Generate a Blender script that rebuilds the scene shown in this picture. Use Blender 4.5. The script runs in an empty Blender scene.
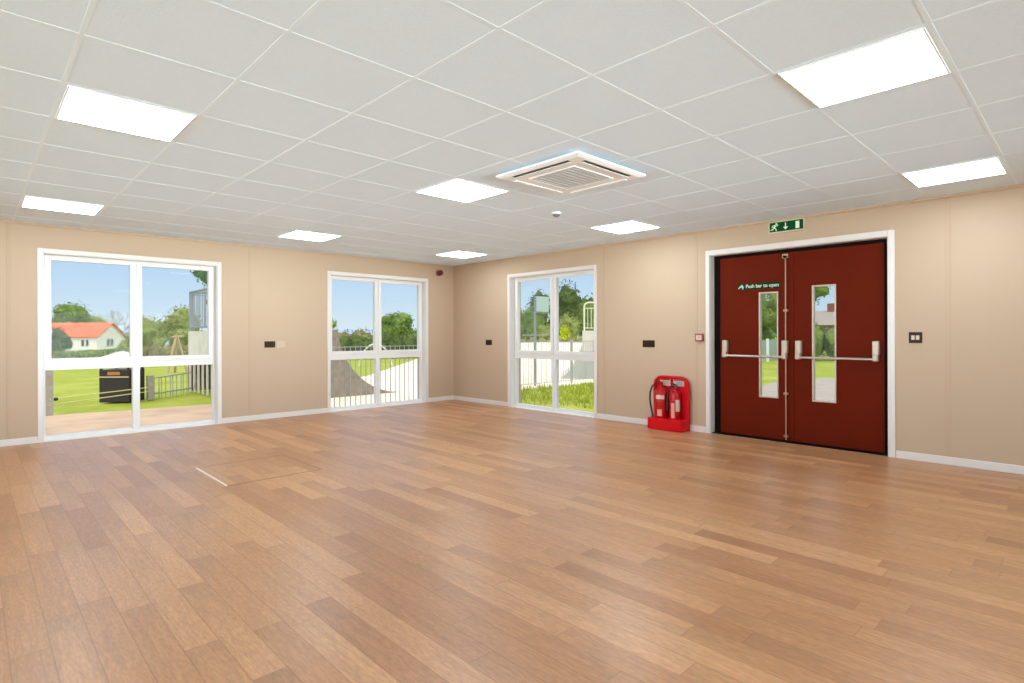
import bpy, bmesh, math, random
from mathutils import Vector, Matrix

S = bpy.context.scene
COL = S.collection
PI = math.pi

# ------------------------------------------------------------------ room size (metres)
EYE = 1.176
CZ = 2.397            # ceiling height
WX = 6.265            # inner face of the right wall (plane x = WX)
WY = 8.034            # inner face of the left wall (plane y = WY)
RX0, RY0 = -2.6, -3.5   # rear limits of the room
GX, GY, TS = 1.527, 1.658, 0.6    # ceiling grid origin and tile size

# ------------------------------------------------------------------ camera
yaw, roll = -0.76569, -0.0032
fwd = Vector((-math.sin(yaw), math.cos(yaw), 0))
r0 = Vector((math.cos(yaw), math.sin(yaw), 0))
u0 = Vector((0, 0, 1))
rr = math.cos(roll) * r0 + math.sin(roll) * u0
uu = -math.sin(roll) * r0 + math.cos(roll) * u0
cam_d = bpy.data.cameras.new('camera')
cam = bpy.data.objects.new('camera', cam_d)
COL.objects.link(cam)
M4 = Matrix.Identity(4)
for i in range(3):
    M4[i][0] = rr[i]; M4[i][1] = uu[i]; M4[i][2] = -fwd[i]
M4[0][3], M4[1][3], M4[2][3] = 0, 0, EYE
cam.matrix_world = M4
cam_d.sensor_width = 36
cam_d.lens = 36 * 563.11 / 1024
cam_d.shift_y = -7.65 / 1024
cam_d.clip_start = 0.05
cam_d.clip_end = 2000
S.camera = cam

# ------------------------------------------------------------------ view, sky, sun
S.view_settings.view_transform = 'Standard'
S.view_settings.look = 'None'
S.view_settings.gamma = 1
S.view_settings.use_curve_mapping = False
S.view_settings.exposure = 0.0
PANEL_STRENGTH = 16.0
SUN_STRENGTH = 1.9
SKY_STRENGTH = 0.95

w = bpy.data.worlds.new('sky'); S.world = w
w.use_nodes = True
nt = w.node_tree; nt.nodes.clear()
wo = nt.nodes.new('ShaderNodeOutputWorld'); bg = nt.nodes.new('ShaderNodeBackground')
tc = nt.nodes.new('ShaderNodeTexCoord'); sx = nt.nodes.new('ShaderNodeSeparateXYZ')
cr = nt.nodes.new('ShaderNodeValToRGB')
nt.links.new(tc.outputs['Generated'], sx.inputs[0]); nt.links.new(sx.outputs['Z'], cr.inputs[0])
e = cr.color_ramp.elements
e[0].position = 0.0; e[0].color = (0.80, 0.91, 1.0, 1)
e[1].position = 1.0; e[1].color = (0.10, 0.25, 0.70, 1)
a = e.new(0.06); a.color = (0.64, 0.82, 1.0, 1)
a = e.new(0.20); a.color = (0.38, 0.62, 1.0, 1)
# upper sky, above the window views, brightened to add light indoors
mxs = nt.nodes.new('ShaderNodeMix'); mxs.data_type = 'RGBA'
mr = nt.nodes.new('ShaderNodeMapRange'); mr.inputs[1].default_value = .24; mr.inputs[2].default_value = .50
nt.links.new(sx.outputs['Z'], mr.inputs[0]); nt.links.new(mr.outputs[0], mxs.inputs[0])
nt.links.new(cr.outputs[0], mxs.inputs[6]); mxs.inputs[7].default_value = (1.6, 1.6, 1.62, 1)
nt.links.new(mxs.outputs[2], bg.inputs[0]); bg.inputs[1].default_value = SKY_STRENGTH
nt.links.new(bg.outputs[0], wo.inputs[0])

sd = bpy.data.lights.new('sun', 'SUN'); sd.energy = SUN_STRENGTH; sd.angle = math.radians(1.0)
sd.color = (1.0, 0.95, 0.86)
so = bpy.data.objects.new('sun', sd); COL.objects.link(so)
so.rotation_euler = Vector((0.42, 0.62, -0.80)).to_track_quat('-Z', 'Y').to_euler()

# fill lights added outside the unseen windows to brighten the ceiling
FILL_STRENGTH = 74.0
def fill_light(name, loc, aim, sx_, sy_, power, spr):
    l = bpy.data.lights.new(name, 'AREA'); l.shape = 'RECTANGLE'; l.size = sx_; l.size_y = sy_; l.energy = power
    l.color = (.80, .92, 1.0); l.spread = math.radians(spr)
    o = bpy.data.objects.new(name, l); COL.objects.link(o); o.location = loc
    o.rotation_euler = Vector(aim).to_track_quat('-Z', 'Y').to_euler()
fill_light('fill_light_rear', (2.2, RY0 - .75, 1.0), (0, 1, .11), 6.4, 1.7, FILL_STRENGTH * 1.05, 34)
fill_light('fill_light_side', (RX0 - .75, 3.2, 1.0), (1, 0, .15), 7.0, 1.7, FILL_STRENGTH * .70, 42)

try:
    S.cycles.use_denoising = True
    S.cycles.max_bounces = 14
    S.cycles.diffuse_bounces = 8
    S.cycles.transparent_max_bounces = 24
    S.cycles.caustics_reflective = True
    S.cycles.caustics_refractive = False
    S.cycles.sample_clamp_indirect = 6
except Exception:
    pass

# ------------------------------------------------------------------ materials
def lin(c):
    return tuple((v / 255 / 12.92) if v / 255 <= 0.04045 else ((v / 255 + 0.055) / 1.055) ** 2.4 for v in c)

MATS = {}
def mat(name, rgb, rough=0.6, metal=0.0, spec=0.5, noise=None, bump=None, emit=None, coat=0.0, ind=None):
    """noise=(scale, amount) mottles the colour, bump=(scale, strength) roughens the surface"""
    if name in MATS: return MATS[name]
    m = bpy.data.materials.new(name); m.use_nodes = True
    n = m.node_tree; b = n.nodes['Principled BSDF']
    c = lin(rgb)
    if ind: c = tuple(min(.95, v / k) for v, k in zip(c, ind))
    b.inputs['Base Color'].default_value = (*c, 1)
    b.inputs['Roughness'].default_value = rough
    b.inputs['Metallic'].default_value = metal
    b.inputs['Specular IOR Level'].default_value = spec
    if coat: b.inputs['Coat Weight'].default_value = coat
    if noise or bump:
        t = n.nodes.new('ShaderNodeTexCoord')
    if noise:
        nz = n.nodes.new('ShaderNodeTexNoise'); nz.inputs['Scale'].default_value = noise[0]; nz.inputs['Detail'].default_value = 5
        n.links.new(t.outputs['Object'], nz.inputs[0])
        mx = n.nodes.new('ShaderNodeMix'); mx.data_type = 'RGBA'
        k = noise[1]
        mx.inputs[6].default_value = tuple(max(0, v * (1 - k)) for v in c) + (1,)
        mx.inputs[7].default_value = tuple(min(1, v * (1 + k)) for v in c) + (1,)
        mr = n.nodes.new('ShaderNodeMapRange'); mr.inputs[1].default_value = .3; mr.inputs[2].default_value = .7
        n.links.new(nz.outputs[0], mr.inputs[0]); n.links.new(mr.outputs[0], mx.inputs[0])
        n.links.new(mx.outputs[2], b.inputs['Base Color'])
    if bump:
        nb = n.nodes.new('ShaderNodeTexNoise'); nb.inputs['Scale'].default_value = bump[0]
        n.links.new(t.outputs['Object'], nb.inputs[0])
        bp = n.nodes.new('ShaderNodeBump'); bp.inputs['Strength'].default_value = bump[1]; bp.inputs['Distance'].default_value = 0.01
        n.links.new(nb.outputs[0], bp.inputs['Height']); n.links.new(bp.outputs[0], b.inputs['Normal'])
    if emit:
        b.inputs['Emission Color'].default_value = (*lin(emit[0]), 1); b.inputs['Emission Strength'].default_value = emit[1]
    MATS[name] = m
    return m

def plank_floor(name):
    m = bpy.data.materials.new(name); m.use_nodes = True
    n = m.node_tree; L = n.links.new; N = n.nodes.new; b = n.nodes['Principled BSDF']
    t = N('ShaderNodeTexCoord'); s = N('ShaderNodeSeparateXYZ'); L(t.outputs['Object'], s.inputs[0])
    def math_(op, a, bb=None, c=None):
        q = N('ShaderNodeMath'); q.operation = op
        for i, v in enumerate((a, bb, c)):
            if v is None: continue
            if isinstance(v, (int, float)): q.inputs[i].default_value = v
            else: L(v, q.inputs[i])
        return q.outputs[0]
    W_, L_ = 0.118, 0.96
    u = math_('DIVIDE', math_('ADD', s.outputs['X'], 0.02), W_)
    row = math_('FLOOR', u); fu = math_('FRACT', u)
    wn = N('ShaderNodeTexWhiteNoise'); wn.noise_dimensions = '1D'; L(row, wn.inputs['W'])
    v = math_('ADD', math_('DIVIDE', s.outputs['Y'], L_), wn.outputs['Value'])
    idx = math_('FLOOR', v); fv = math_('FRACT', v)
    cb = N('ShaderNodeCombineXYZ'); L(row, cb.inputs[0]); L(idx, cb.inputs[1])
    w2 = N('ShaderNodeTexWhiteNoise'); w2.noise_dimensions = '2D'; L(cb.outputs[0], w2.inputs['Vector'])
    ramp = N('ShaderNodeValToRGB'); L(w2.outputs['Value'], ramp.inputs[0])
    ee = ramp.color_ramp.elements
    ee[0].position = 0; ee[0].color = (*tuple(v / k for v, k in zip(lin((173, 128, 96)), EF)), 1)
    ee[1].position = 1; ee[1].color = (*tuple(v / k for v, k in zip(lin((205, 163, 129)), EF)), 1)
    q = ee.new(.22); q.color = (*tuple(v / k for v, k in zip(lin((183, 139, 106)), EF)), 1)
    q = ee.new(.8); q.color = (*tuple(v / k for v, k in zip(lin((194, 151, 118)), EF)), 1)
    # grain stretched along the boards, shifted per board
    mp = N('ShaderNodeCombineXYZ')
    L(math_('MULTIPLY', s.outputs['X'], 42), mp.inputs[0])
    L(math_('MULTIPLY', s.outputs['Y'], 3.2), mp.inputs[1])
    L(math_('MULTIPLY', w2.outputs['Value'], 50), mp.inputs[2])
    nz = N('ShaderNodeTexNoise'); nz.inputs['Scale'].default_value = 1; nz.inputs['Detail'].default_value = 6; nz.inputs['Distortion'].default_value = 1.2
    L(mp.outputs[0], nz.inputs[0])
    g = N('ShaderNodeMapRange'); g.inputs[1].default_value = .3; g.inputs[2].default_value = .72; g.inputs[3].default_value = .85; g.inputs[4].default_value = 1.10
    L(nz.outputs[0], g.inputs[0])
    mm = N('ShaderNodeMix'); mm.data_type = 'RGBA'; mm.blend_type = 'MULTIPLY'; mm.inputs[0].default_value = 1
    L(ramp.outputs[0], mm.inputs[6]); L(g.outputs[0], mm.inputs[7])
    # each printed board darkens towards one end, and carries fine flecks
    w3 = N('ShaderNodeTexWhiteNoise'); w3.noise_dimensions = '2D'
    cb3 = N('ShaderNodeCombineXYZ'); L(idx, cb3.inputs[0]); L(row, cb3.inputs[1]); L(cb3.outputs[0], w3.inputs['Vector'])
    end = math_('POWER', fv, 3.5)
    fade = math_('SUBTRACT', 1.0, math_('MULTIPLY', math_('MULTIPLY', end, w3.outputs['Value']), .22))
    mp2 = N('ShaderNodeCombineXYZ')
    L(math_('MULTIPLY', s.outputs['X'], 120), mp2.inputs[0]); L(math_('MULTIPLY', s.outputs['Y'], 26), mp2.inputs[1]); L(math_('MULTIPLY', w3.outputs['Value'], 40), mp2.inputs[2])
    nf = N('ShaderNodeTexNoise'); nf.inputs['Scale'].default_value = 1; nf.inputs['Detail'].default_value = 3; L(mp2.outputs[0], nf.inputs[0])
    fl = N('ShaderNodeMapRange'); fl.inputs[1].default_value = .32; fl.inputs[2].default_value = .68; fl.inputs[3].default_value = .87; fl.inputs[4].default_value = 1.11
    L(nf.outputs[0], fl.inputs[0])
    ff_ = math_('MULTIPLY', fl.outputs[0], fade)
    m2 = N('ShaderNodeMix'); m2.data_type = 'RGBA'; m2.blend_type = 'MULTIPLY'; m2.inputs[0].default_value = 1
    L(mm.outputs[2], m2.inputs[6]); L(ff_, m2.inputs[7]); mm = m2
    # thin dark joints
    du = math_('MINIMUM', fu, math_('SUBTRACT', 1, fu)); dv = math_('MINIMUM', fv, math_('SUBTRACT', 1, fv))
    ju = math_('LESS_THAN', du, 0.020); jv = math_('LESS_THAN', dv, 0.0022)
    j = math_('MULTIPLY', math_('MAXIMUM', ju, jv), 0.38)
    mj = N('ShaderNodeMix'); mj.data_type = 'RGBA'; L(j, mj.inputs[0]); L(mm.outputs[2], mj.inputs[6]); mj.inputs[7].default_value = (*tuple(v / k for v, k in zip(lin((120, 84, 58)), EF)), 1)
    L(mj.outputs[2], b.inputs['Base Color'])
    rg = N('ShaderNodeMapRange'); rg.inputs[3].default_value = .30; rg.inputs[4].default_value = .40; L(nz.outputs[0], rg.inputs[0])
    L(rg.outputs[0], b.inputs['Roughness'])
    b.inputs['Specular IOR Level'].default_value = 0.6
    bp = N('ShaderNodeBump'); bp.inputs['Strength'].default_value = .08; bp.inputs['Distance'].default_value = .002
    L(nz.outputs[0], bp.inputs['Height']); L(bp.outputs[0], b.inputs['Normal'])
    return m

def glass(name, tint=(0.97, 0.985, 0.98), refl=0.9):
    m = bpy.data.materials.new(name); m.use_nodes = True
    n = m.node_tree; n.nodes.clear(); N = n.nodes.new; L = n.links.new
    o = N('ShaderNodeOutputMaterial'); tr = N('ShaderNodeBsdfTransparent'); gl = N('ShaderNodeBsdfGlossy'); mx = N('ShaderNodeMixShader')
    fr = N('ShaderNodeFresnel'); fr.inputs[0].default_value = 1.45
    mu = N('ShaderNodeMath'); mu.operation = 'MULTIPLY'; mu.inputs[1].default_value = refl
    tr.inputs[0].default_value = (*tint, 1); gl.inputs['Roughness'].default_value = 0.0
    L(fr.outputs[0], mu.inputs[0]); L(mu.outputs[0], mx.inputs[0]); L(tr.outputs[0], mx.inputs[1]); L(gl.outputs[0], mx.inputs[2]); L(mx.outputs[0], o.inputs[0])
    return m

def grassy(name, c1, c2, c3, scale=3.0):
    m = bpy.data.materials.new(name); m.use_nodes = True
    n = m.node_tree; N = n.nodes.new; L = n.links.new; b = n.nodes['Principled BSDF']
    t = N('ShaderNodeTexCoord')
    a = N('ShaderNodeTexNoise'); a.inputs['Scale'].default_value = scale; a.inputs['Detail'].default_value = 8; a.inputs['Roughness'].default_value = .7
    L(t.outputs['Object'], a.inputs[0])
    r = N('ShaderNodeValToRGB'); L(a.outputs[0], r.inputs[0])
    ee = r.color_ramp.elements; ee[0].position = .3; ee[0].color = (*lin(c1), 1); ee[1].position = .72; ee[1].color = (*lin(c3), 1)
    q = ee.new(.5); q.color = (*lin(c2), 1)
    L(r.outputs[0], b.inputs['Base Color']); b.inputs['Roughness'].default_value = .9; b.inputs['Specular IOR Level'].default_value = .1
    return m

# Indoor paints are given by the colour they read under the room's strong cool-white lamps;
# EW / EF: lamp light reaching walls and floor, used to turn that reading into reflectance.
EW = (1.20, 1.27, 1.34)
EP = (.98, 1.0, 1.01)
EF = (1.02, 1.17, 1.50)
EC = (1.0, 1.0, 1.0)
M_wall = mat('cream_wall_board', (208, 184, 158), 0.6, noise=(1.3, .012), bump=(240, .03), spec=.5, ind=EW)
M_wallw = mat('white_rear_wall', (244, 244, 244), 0.7)
M_strip = mat('cream_cover_strip', (207, 182, 156), 0.6, spec=.4, ind=EW)
M_white = mat('white_gloss_paint', (222, 216, 210), 0.35, ind=EP)
M_upvc = mat('white_window_plastic', (226, 225, 222), 0.28, ind=EP)
M_reveal = mat('white_reveal_lining', (226, 224, 220), 0.45, ind=EP)
M_tile = mat('mineral_ceiling_tile', (225, 241, 254), 0.9, noise=(90, .02), bump=(160, .15), spec=.1)
M_grid = mat('white_ceiling_grid', (230, 245, 254), 0.5, spec=.3)
M_floor = plank_floor('wood_look_vinyl')
M_glass = glass('clear_window_glass', refl=.07)
M_dglass = glass('clear_door_glass', (0.90, 0.93, 0.92), 0.15)
M_door = mat('dark_red_door_paint', (108, 30, 5), 0.55, noise=(3, .05), spec=.06, ind=EW)
M_dframe = mat('black_door_frame', (16, 6, 4), 0.6, spec=.08, ind=EW)
M_steel = mat('brushed_steel', (205, 196, 186), 0.35, metal=.75, ind=EW)
M_silver = mat('silver_painted_metal', (205, 190, 172), 0.4, metal=.35, ind=EW)
M_brass = mat('warm_satin_rod', (186, 146, 116), 0.4, metal=.4, ind=EW)
M_green = mat('exit_sign_green', (6, 84, 36), 0.6, spec=.1, ind=EW)
M_mint = mat('sign_pale_green', (212, 236, 206), 0.5, emit=((222, 246, 218), 0.25), ind=EW)
M_dgreen = mat('sticker_green', (14, 56, 26), 0.6, spec=.1, ind=EW)
M_txt = mat('sticker_lettering', (228, 240, 220), 0.5, ind=EW)
M_bronze = mat('dark_bronze_plate', (52, 34, 18), 0.4, metal=.2, spec=.2, ind=EW)
M_cream = mat('cream_switch_plastic', (232, 214, 190), 0.4, ind=EW)
M_blank = mat('cream_blank_plate', (220, 200, 174), 0.4, ind=EW)
M_black = mat('black_plastic', (22, 20, 20), 0.45, ind=EW)
M_red = mat('fire_red_paint', (196, 8, 16), 0.3, coat=.15, spec=.3, ind=EW)
M_redm = mat('fire_red_moulding', (222, 14, 26), 0.5, spec=.15, ind=EW)
M_label = mat('white_label', (226, 206, 190), 0.5, ind=EW)
M_labred = mat('label_print_red', (190, 50, 45), 0.5, ind=EW)
M_maroon = mat('maroon_plastic', (90, 26, 14), 0.35, ind=EW)
M_diff = mat('lit_diffuser', (255, 255, 255), 0.5, emit=((222, 253, 255), PANEL_STRENGTH))
M_diff.node_tree.nodes['Principled BSDF'].inputs['Emission Color'].default_value = (.84, 1.0, 1.14, 1)
M_lframe = mat('white_light_frame', (245, 245, 243), 0.4)
M_ac = mat('ac_white_plastic', (240, 242, 242), 0.5, spec=.2)
M_acg = mat('ac_grille_grey', (192, 193, 194), 0.6)
M_slot = mat('ac_slot_dark', (60, 56, 52), 0.6)
# outdoors
M_lawn = grassy('lawn_grass', (136, 148, 52), (156, 166, 66), (186, 182, 100), .9)
M_pave = mat('pink_paving', (192, 164, 140), 0.85, noise=(1.6, .16))
M_conc = mat('pale_concrete', (240, 228, 206), 0.85, noise=(1.2, .06))
M_path = mat('grey_tarmac_path', (172, 160, 152), 0.9, noise=(3, .08))
M_gal = mat('galvanised_steel', (172, 174, 174), 0.5, metal=.15)
M_lgal = mat('pale_galvanised_steel', (150, 156, 164), 0.5, metal=.2)
M_post = mat('grey_timber_post', (150, 144, 134), 0.8, noise=(12, .15))
M_ply = mat('weathered_ramp_ply', (138, 127, 115), 0.8, noise=(7, .22))
M_rampw = mat('pale_ramp_panel', (210, 205, 194), 0.7, noise=(3, .06))
M_bin = mat('dark_brown_bin', (46, 36, 38), 0.5)
M_roof = mat('orange_clay_tiles', (214, 110, 70), 0.8, noise=(1.2, .12))
M_hwall = mat('white_render', (236, 234, 230), 0.85)
M_hglass = mat('dark_house_window', (90, 96, 104), 0.3)
M_hill = mat('haze_blue_hill', (150, 172, 196), 1.0)  # blue of distant haze put into the hill colour
M_teal = mat('teal_backboard', (176, 200, 194), 0.5)
M_bark = mat('tree_bark', (104, 88, 70), 0.9)
M_soil = mat('dry_soil', (176, 156, 134), 0.95, noise=(8, .2))

def leafm(name, c):
    m = mat(name, c, 0.75, noise=(1.1, .34), spec=.15)
    return m
M_leaf = {k: leafm('leaves_' + k, c) for k, c in dict(
    mid=(112, 134, 66), dark=(86, 102, 56), olive=(138, 148, 84), light=(142, 168, 92), yellow=(196, 206, 40),
    blue=(104, 128, 98), brown=(136, 132, 92), hedge=(108, 124, 62)).items()}

# ------------------------------------------------------------------ mesh building
class MB:
    def __init__(s): s.v = []; s.f = []; s.mi = []; s.cur = 0
    def add(s, vs, fs):
        o = len(s.v); s.v += [tuple(q) for q in vs]
        s.f += [tuple(i + o for i in f) for f in fs]; s.mi += [s.cur] * len(fs)
        return s
    def box(s, x0, x1, y0, y1, z0, z1):
        x0, x1 = min(x0, x1), max(x0, x1); y0, y1 = min(y0, y1), max(y0, y1); z0, z1 = min(z0, z1), max(z0, z1)
        v = [(x0, y0, z0), (x1, y0, z0), (x1, y1, z0), (x0, y1, z0), (x0, y0, z1), (x1, y0, z1), (x1, y1, z1), (x0, y1, z1)]
        return s.add(v, [(0, 3, 2, 1), (4, 5, 6, 7), (0, 1, 5, 4), (1, 2, 6, 5), (2, 3, 7, 6), (3, 0, 4, 7)])
    def prism(s, pts, d):
        """pts: planar loop of 3-D points, d: extrusion vector"""
        n = len(pts); d = Vector(d)
        v = [Vector(q) for q in pts] + [Vector(q) + d for q in pts]
        f = [tuple(range(n))[::-1], tuple(range(n, 2 * n))] + [(i, (i + 1) % n, n + (i + 1) % n, n + i) for i in range(n)]
        return s.add(v, f)
    def tube(s, pts, r, n=10, caps=True):
        pts = [Vector(q) for q in pts]
        rs = r if isinstance(r, (list, tuple)) else [r] * len(pts)
        rings = []
        up = None
        for i, q in enumerate(pts):
            if i == 0: t = pts[1] - q
            elif i == len(pts) - 1: t = q - pts[i - 1]
            else: t = (pts[i + 1] - pts[i - 1])
            t.normalize()
            if up is None:
                up = Vector((0, 0, 1)) if abs(t.z) < .9 else Vector((1, 0, 0))
            a = t.cross(up).normalized(); b = a.cross(t).normalized(); up = b
            rings.append([q + (a * math.cos(2 * PI * k / n) + b * math.sin(2 * PI * k / n)) * rs[i] for k in range(n)])
        v = [x for ring in rings for x in ring]; f = []
        for i in range(len(pts) - 1):
            for k in range(n):
                f.append((i * n + k, i * n + (k + 1) % n, (i + 1) * n + (k + 1) % n, (i + 1) * n + k))
        if caps:
            f.append(tuple(range(n))[::-1]); f.append(tuple(range((len(pts) - 1) * n, len(pts) * n)))
        return s.add(v, f)
    def lathe(s, prof, c=(0, 0, 0), n=20, axis='z'):
        """prof: (radius, height) pairs"""
        v = []; f = []
        for r, h in prof:
            for k in range(n):
                a = 2 * PI * k / n; p = (r * math.cos(a), r * math.sin(a), h)
                if axis == 'x': p = (p[2], p[0], p[1])
                if axis == 'y': p = (p[0], p[2], p[1])
                v.append((p[0] + c[0], p[1] + c[1], p[2] + c[2]))
        m = len(prof)
        for i in range(m - 1):
            for k in range(n):
                f.append((i * n + k, i * n + (k + 1) % n, (i + 1) * n + (k + 1) % n, (i + 1) * n + k))
        f.append(tuple(range(n))[::-1]); f.append(tuple(range((m - 1) * n, m * n)))
        return s.add(v, f)
    def build(s, name, m, parent=None, bevel=0, smooth=False, seg=2):
        me = bpy.data.meshes.new(name); me.from_pydata(s.v, [], s.f)
        ms = m if isinstance(m, (list, tuple)) else [m]
        for q in ms: me.materials.append(q)
        if len(ms) > 1:
            for pl, i in zip(me.polygons, s.mi): pl.material_index = i
        bm = bmesh.new(); bm.from_mesh(me); bmesh.ops.recalc_face_normals(bm, faces=bm.faces); bm.to_mesh(me); bm.free()
        o = bpy.data.objects.new(name, me); COL.objects.link(o)
        if parent:
            o.parent = parent
            o.location = -Vector(parent.location) if parent.parent is None else (0, 0, 0)
        if smooth:
            for pl in me.polygons: pl.use_smooth = True
            es = o.modifiers.new('edges', 'EDGE_SPLIT'); es.split_angle = math.radians(40)
        if bevel:
            b = o.modifiers.new('bevel', 'BEVEL'); b.width = bevel; b.segments = seg; b.limit_method = 'ANGLE'
        return o

def tag(o, label=None, cat=None, group=None, kind=None):
    if label: o['label'] = label
    if cat: o['category'] = cat
    if group: o['group'] = group
    if kind: o['kind'] = kind
    return o
def empty(name, loc, label, cat, group=None, kind=None):
    o = bpy.data.objects.new(name, None); COL.objects.link(o); o.location = loc; o.empty_display_size = .1
    return tag(o, label, cat, group, kind)

# ------------------------------------------------------------------ room shell
floor = MB().box(RX0 - .2, WX + .02, RY0 - .2, WY + .02, -.12, 0).build('floor', M_floor)
tag(floor, 'tan wood-look plank floor covering the whole room', 'floor', kind='structure')
ceil = MB().box(RX0 - .2, WX + .2, RY0 - .2, WY + .2, CZ, CZ + .1).build('ceiling', M_tile)
tag(ceil, 'pale suspended ceiling of square mineral tiles', 'ceiling', kind='structure')

T = .24
W1 = (.575, 2.340); W2 = (3.915, 5.655); W3 = (4.86, 6.56); WT = 2.083
DY = (1.375, 3.160); DT = 2.09
b = MB()
for x0, x1 in ((RX0 - .2, W1[0]), (W1[1], W2[0]), (W2[1], WX + T)): b.box(x0, x1, WY, WY + T, 0, CZ)
for x0, x1 in (W1, W2): b.box(x0, x1, WY, WY + T, WT, CZ)
tag(b.build('wall_left', M_wall), 'cream far wall on the left with two tall windows', 'wall', kind='structure')
b = MB()
for y0, y1 in ((RY0 - .2, DY[0]), (DY[1], W3[0]), (W3[1], WY)): b.box(WX, WX + T, y0, y1, 0, CZ)
b.box(WX, WX + T, *W3, WT, CZ).box(WX, WX + T, *DY, DT, CZ)
tag(b.build('wall_right', M_wall), 'cream wall on the right with a window and red double doors', 'wall', kind='structure')
SW = (-.3, 6.7); RW = (-1.0, 5.4); HB = (.25, 2.15)      # window banks added out of view to let the fill light in
b = MB().box(RX0 - .2, RX0, RY0 - .2, SW[0], 0, CZ).box(RX0 - .2, RX0, SW[1], WY, 0, CZ).box(RX0 - .2, RX0, *SW, 0, HB[0]).box(RX0 - .2, RX0, *SW, HB[1], CZ)
tag(b.build('wall_side', M_wallw), 'white side wall with a long window added for light outside the photo on the left', 'wall', kind='structure')
b = MB().box(RX0, RW[0], RY0 - .2, RY0, 0, CZ).box(RW[1], WX, RY0 - .2, RY0, 0, CZ).box(*RW, RY0 - .2, RY0, 0, HB[0]).box(*RW, RY0 - .2, RY0, HB[1], CZ)
tag(b.build('wall_rear', M_wallw), 'white rear wall with a long window added for light behind the camera', 'wall', kind='structure')
for n, (q0, q1), side in ((4, SW, True), (5, RW, False)):  # added windows that the fill lights shine through
    r_ = empty('window_%d' % n, (RX0, (q0 + q1) / 2, 0) if side else ((q0 + q1) / 2, RY0, 0), 'long white window added for light, outside the photo, ' + ('on the side wall' if side else 'on the rear wall'), 'window', kind='structure')
    def bb(b, a0, a1, d0, d1, z0, z1):
        return b.box(RX0 - d1, RX0 - d0, a0, a1, z0, z1) if side else b.box(a0, a1, RY0 - d1, RY0 - d0, z0, z1)
    b = MB(); bb(b, q0, q1, .08, .15, HB[0], HB[0] + .06); bb(b, q0, q1, .08, .15, HB[1] - .06, HB[1])
    for k in range(5):
        c = q0 + .03 + (q1 - q0 - .06) * k / 4; bb(b, c - .03, c + .03, .08, .15, HB[0] + .06, HB[1] - .06)
    b.build('frame', M_upvc, r_)
    bb(MB(), q0, q1, .11, .116, HB[0] + .06, HB[1] - .06).build('pane', M_glass, r_)

# ceiling grid
b = MB()
i = math.ceil((RX0 - GX) / TS)
while GX + i * TS < WX - .02:
    x = GX + i * TS; b.box(x - .009, x + .009, RY0, WY, CZ - .0014, CZ); i += 1
i = math.ceil((RY0 - GY) / TS)
while GY + i * TS < WY - .02:
    y = GY + i * TS; b.box(RX0, WX, y - .009, y + .009, CZ - .0012, CZ); i += 1
tag(b.build('trim_1', M_grid), 'white metal grid holding the ceiling tiles', 'ceiling grid', kind='structure')
b = MB().box(RX0, WX, WY - .022, WY, CZ - .022, CZ).box(WX - .022, WX, RY0, WY - .022, CZ - .022, CZ)
tag(b.build('trim_2', M_strip), 'narrow cream edge trim where walls meet ceiling', 'edge trim', kind='structure')
# cover strips over the board joints, and the upper band
def vstrip(n, wall, c, label):
    b = MB()
    if wall == 'R': b.box(WX - .004, WX, c - .02, c + .02, .072, CZ - .022)
    else: b.box(c - .02, c + .02, WY - .004, WY, .072, CZ - .022)
    tag(b.build('trim_%d' % n, M_strip, bevel=.0015), label, 'cover strip', kind='structure')
vstrip(3, 'R', 3.335, 'cream vertical joint strip just left of the red double doors')
vstrip(4, 'R', .922, 'cream vertical joint strip right of the light switch')
vstrip(5, 'R', 4.70, 'cream vertical joint strip just right of the right wall window')
vstrip(6, 'L', .295, 'cream vertical joint strip left of the leftmost window')
vstrip(7, 'L', 2.755, 'cream vertical joint strip between the two left wall windows')

# skirting boards
def skirt(name, boxes, label):
    b = MB()
    for q in boxes: b.box(*q)
    tag(b.build(name, M_white, bevel=.004), label, 'skirting board', kind='structure')
SH, ST = .072, .014
skirt('baseboard_left', [(RX0, W1[0] - .05, WY - ST, WY, 0, SH), (W1[1] + .05, W2[0] - .05, WY - ST, WY, 0, SH), (W2[1] + .05, WX - ST, WY - ST, WY, 0, SH)], 'white skirting board along the far left wall')
skirt('baseboard_right', [(WX - ST, WX, RY0, DY[0] - .06, 0, SH), (WX - ST, WX, DY[1] + .046, W3[0] - .05, 0, SH), (WX - ST, WX, W3[1] + .05, WY, 0, SH)], 'white skirting board along the right wall')

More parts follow.
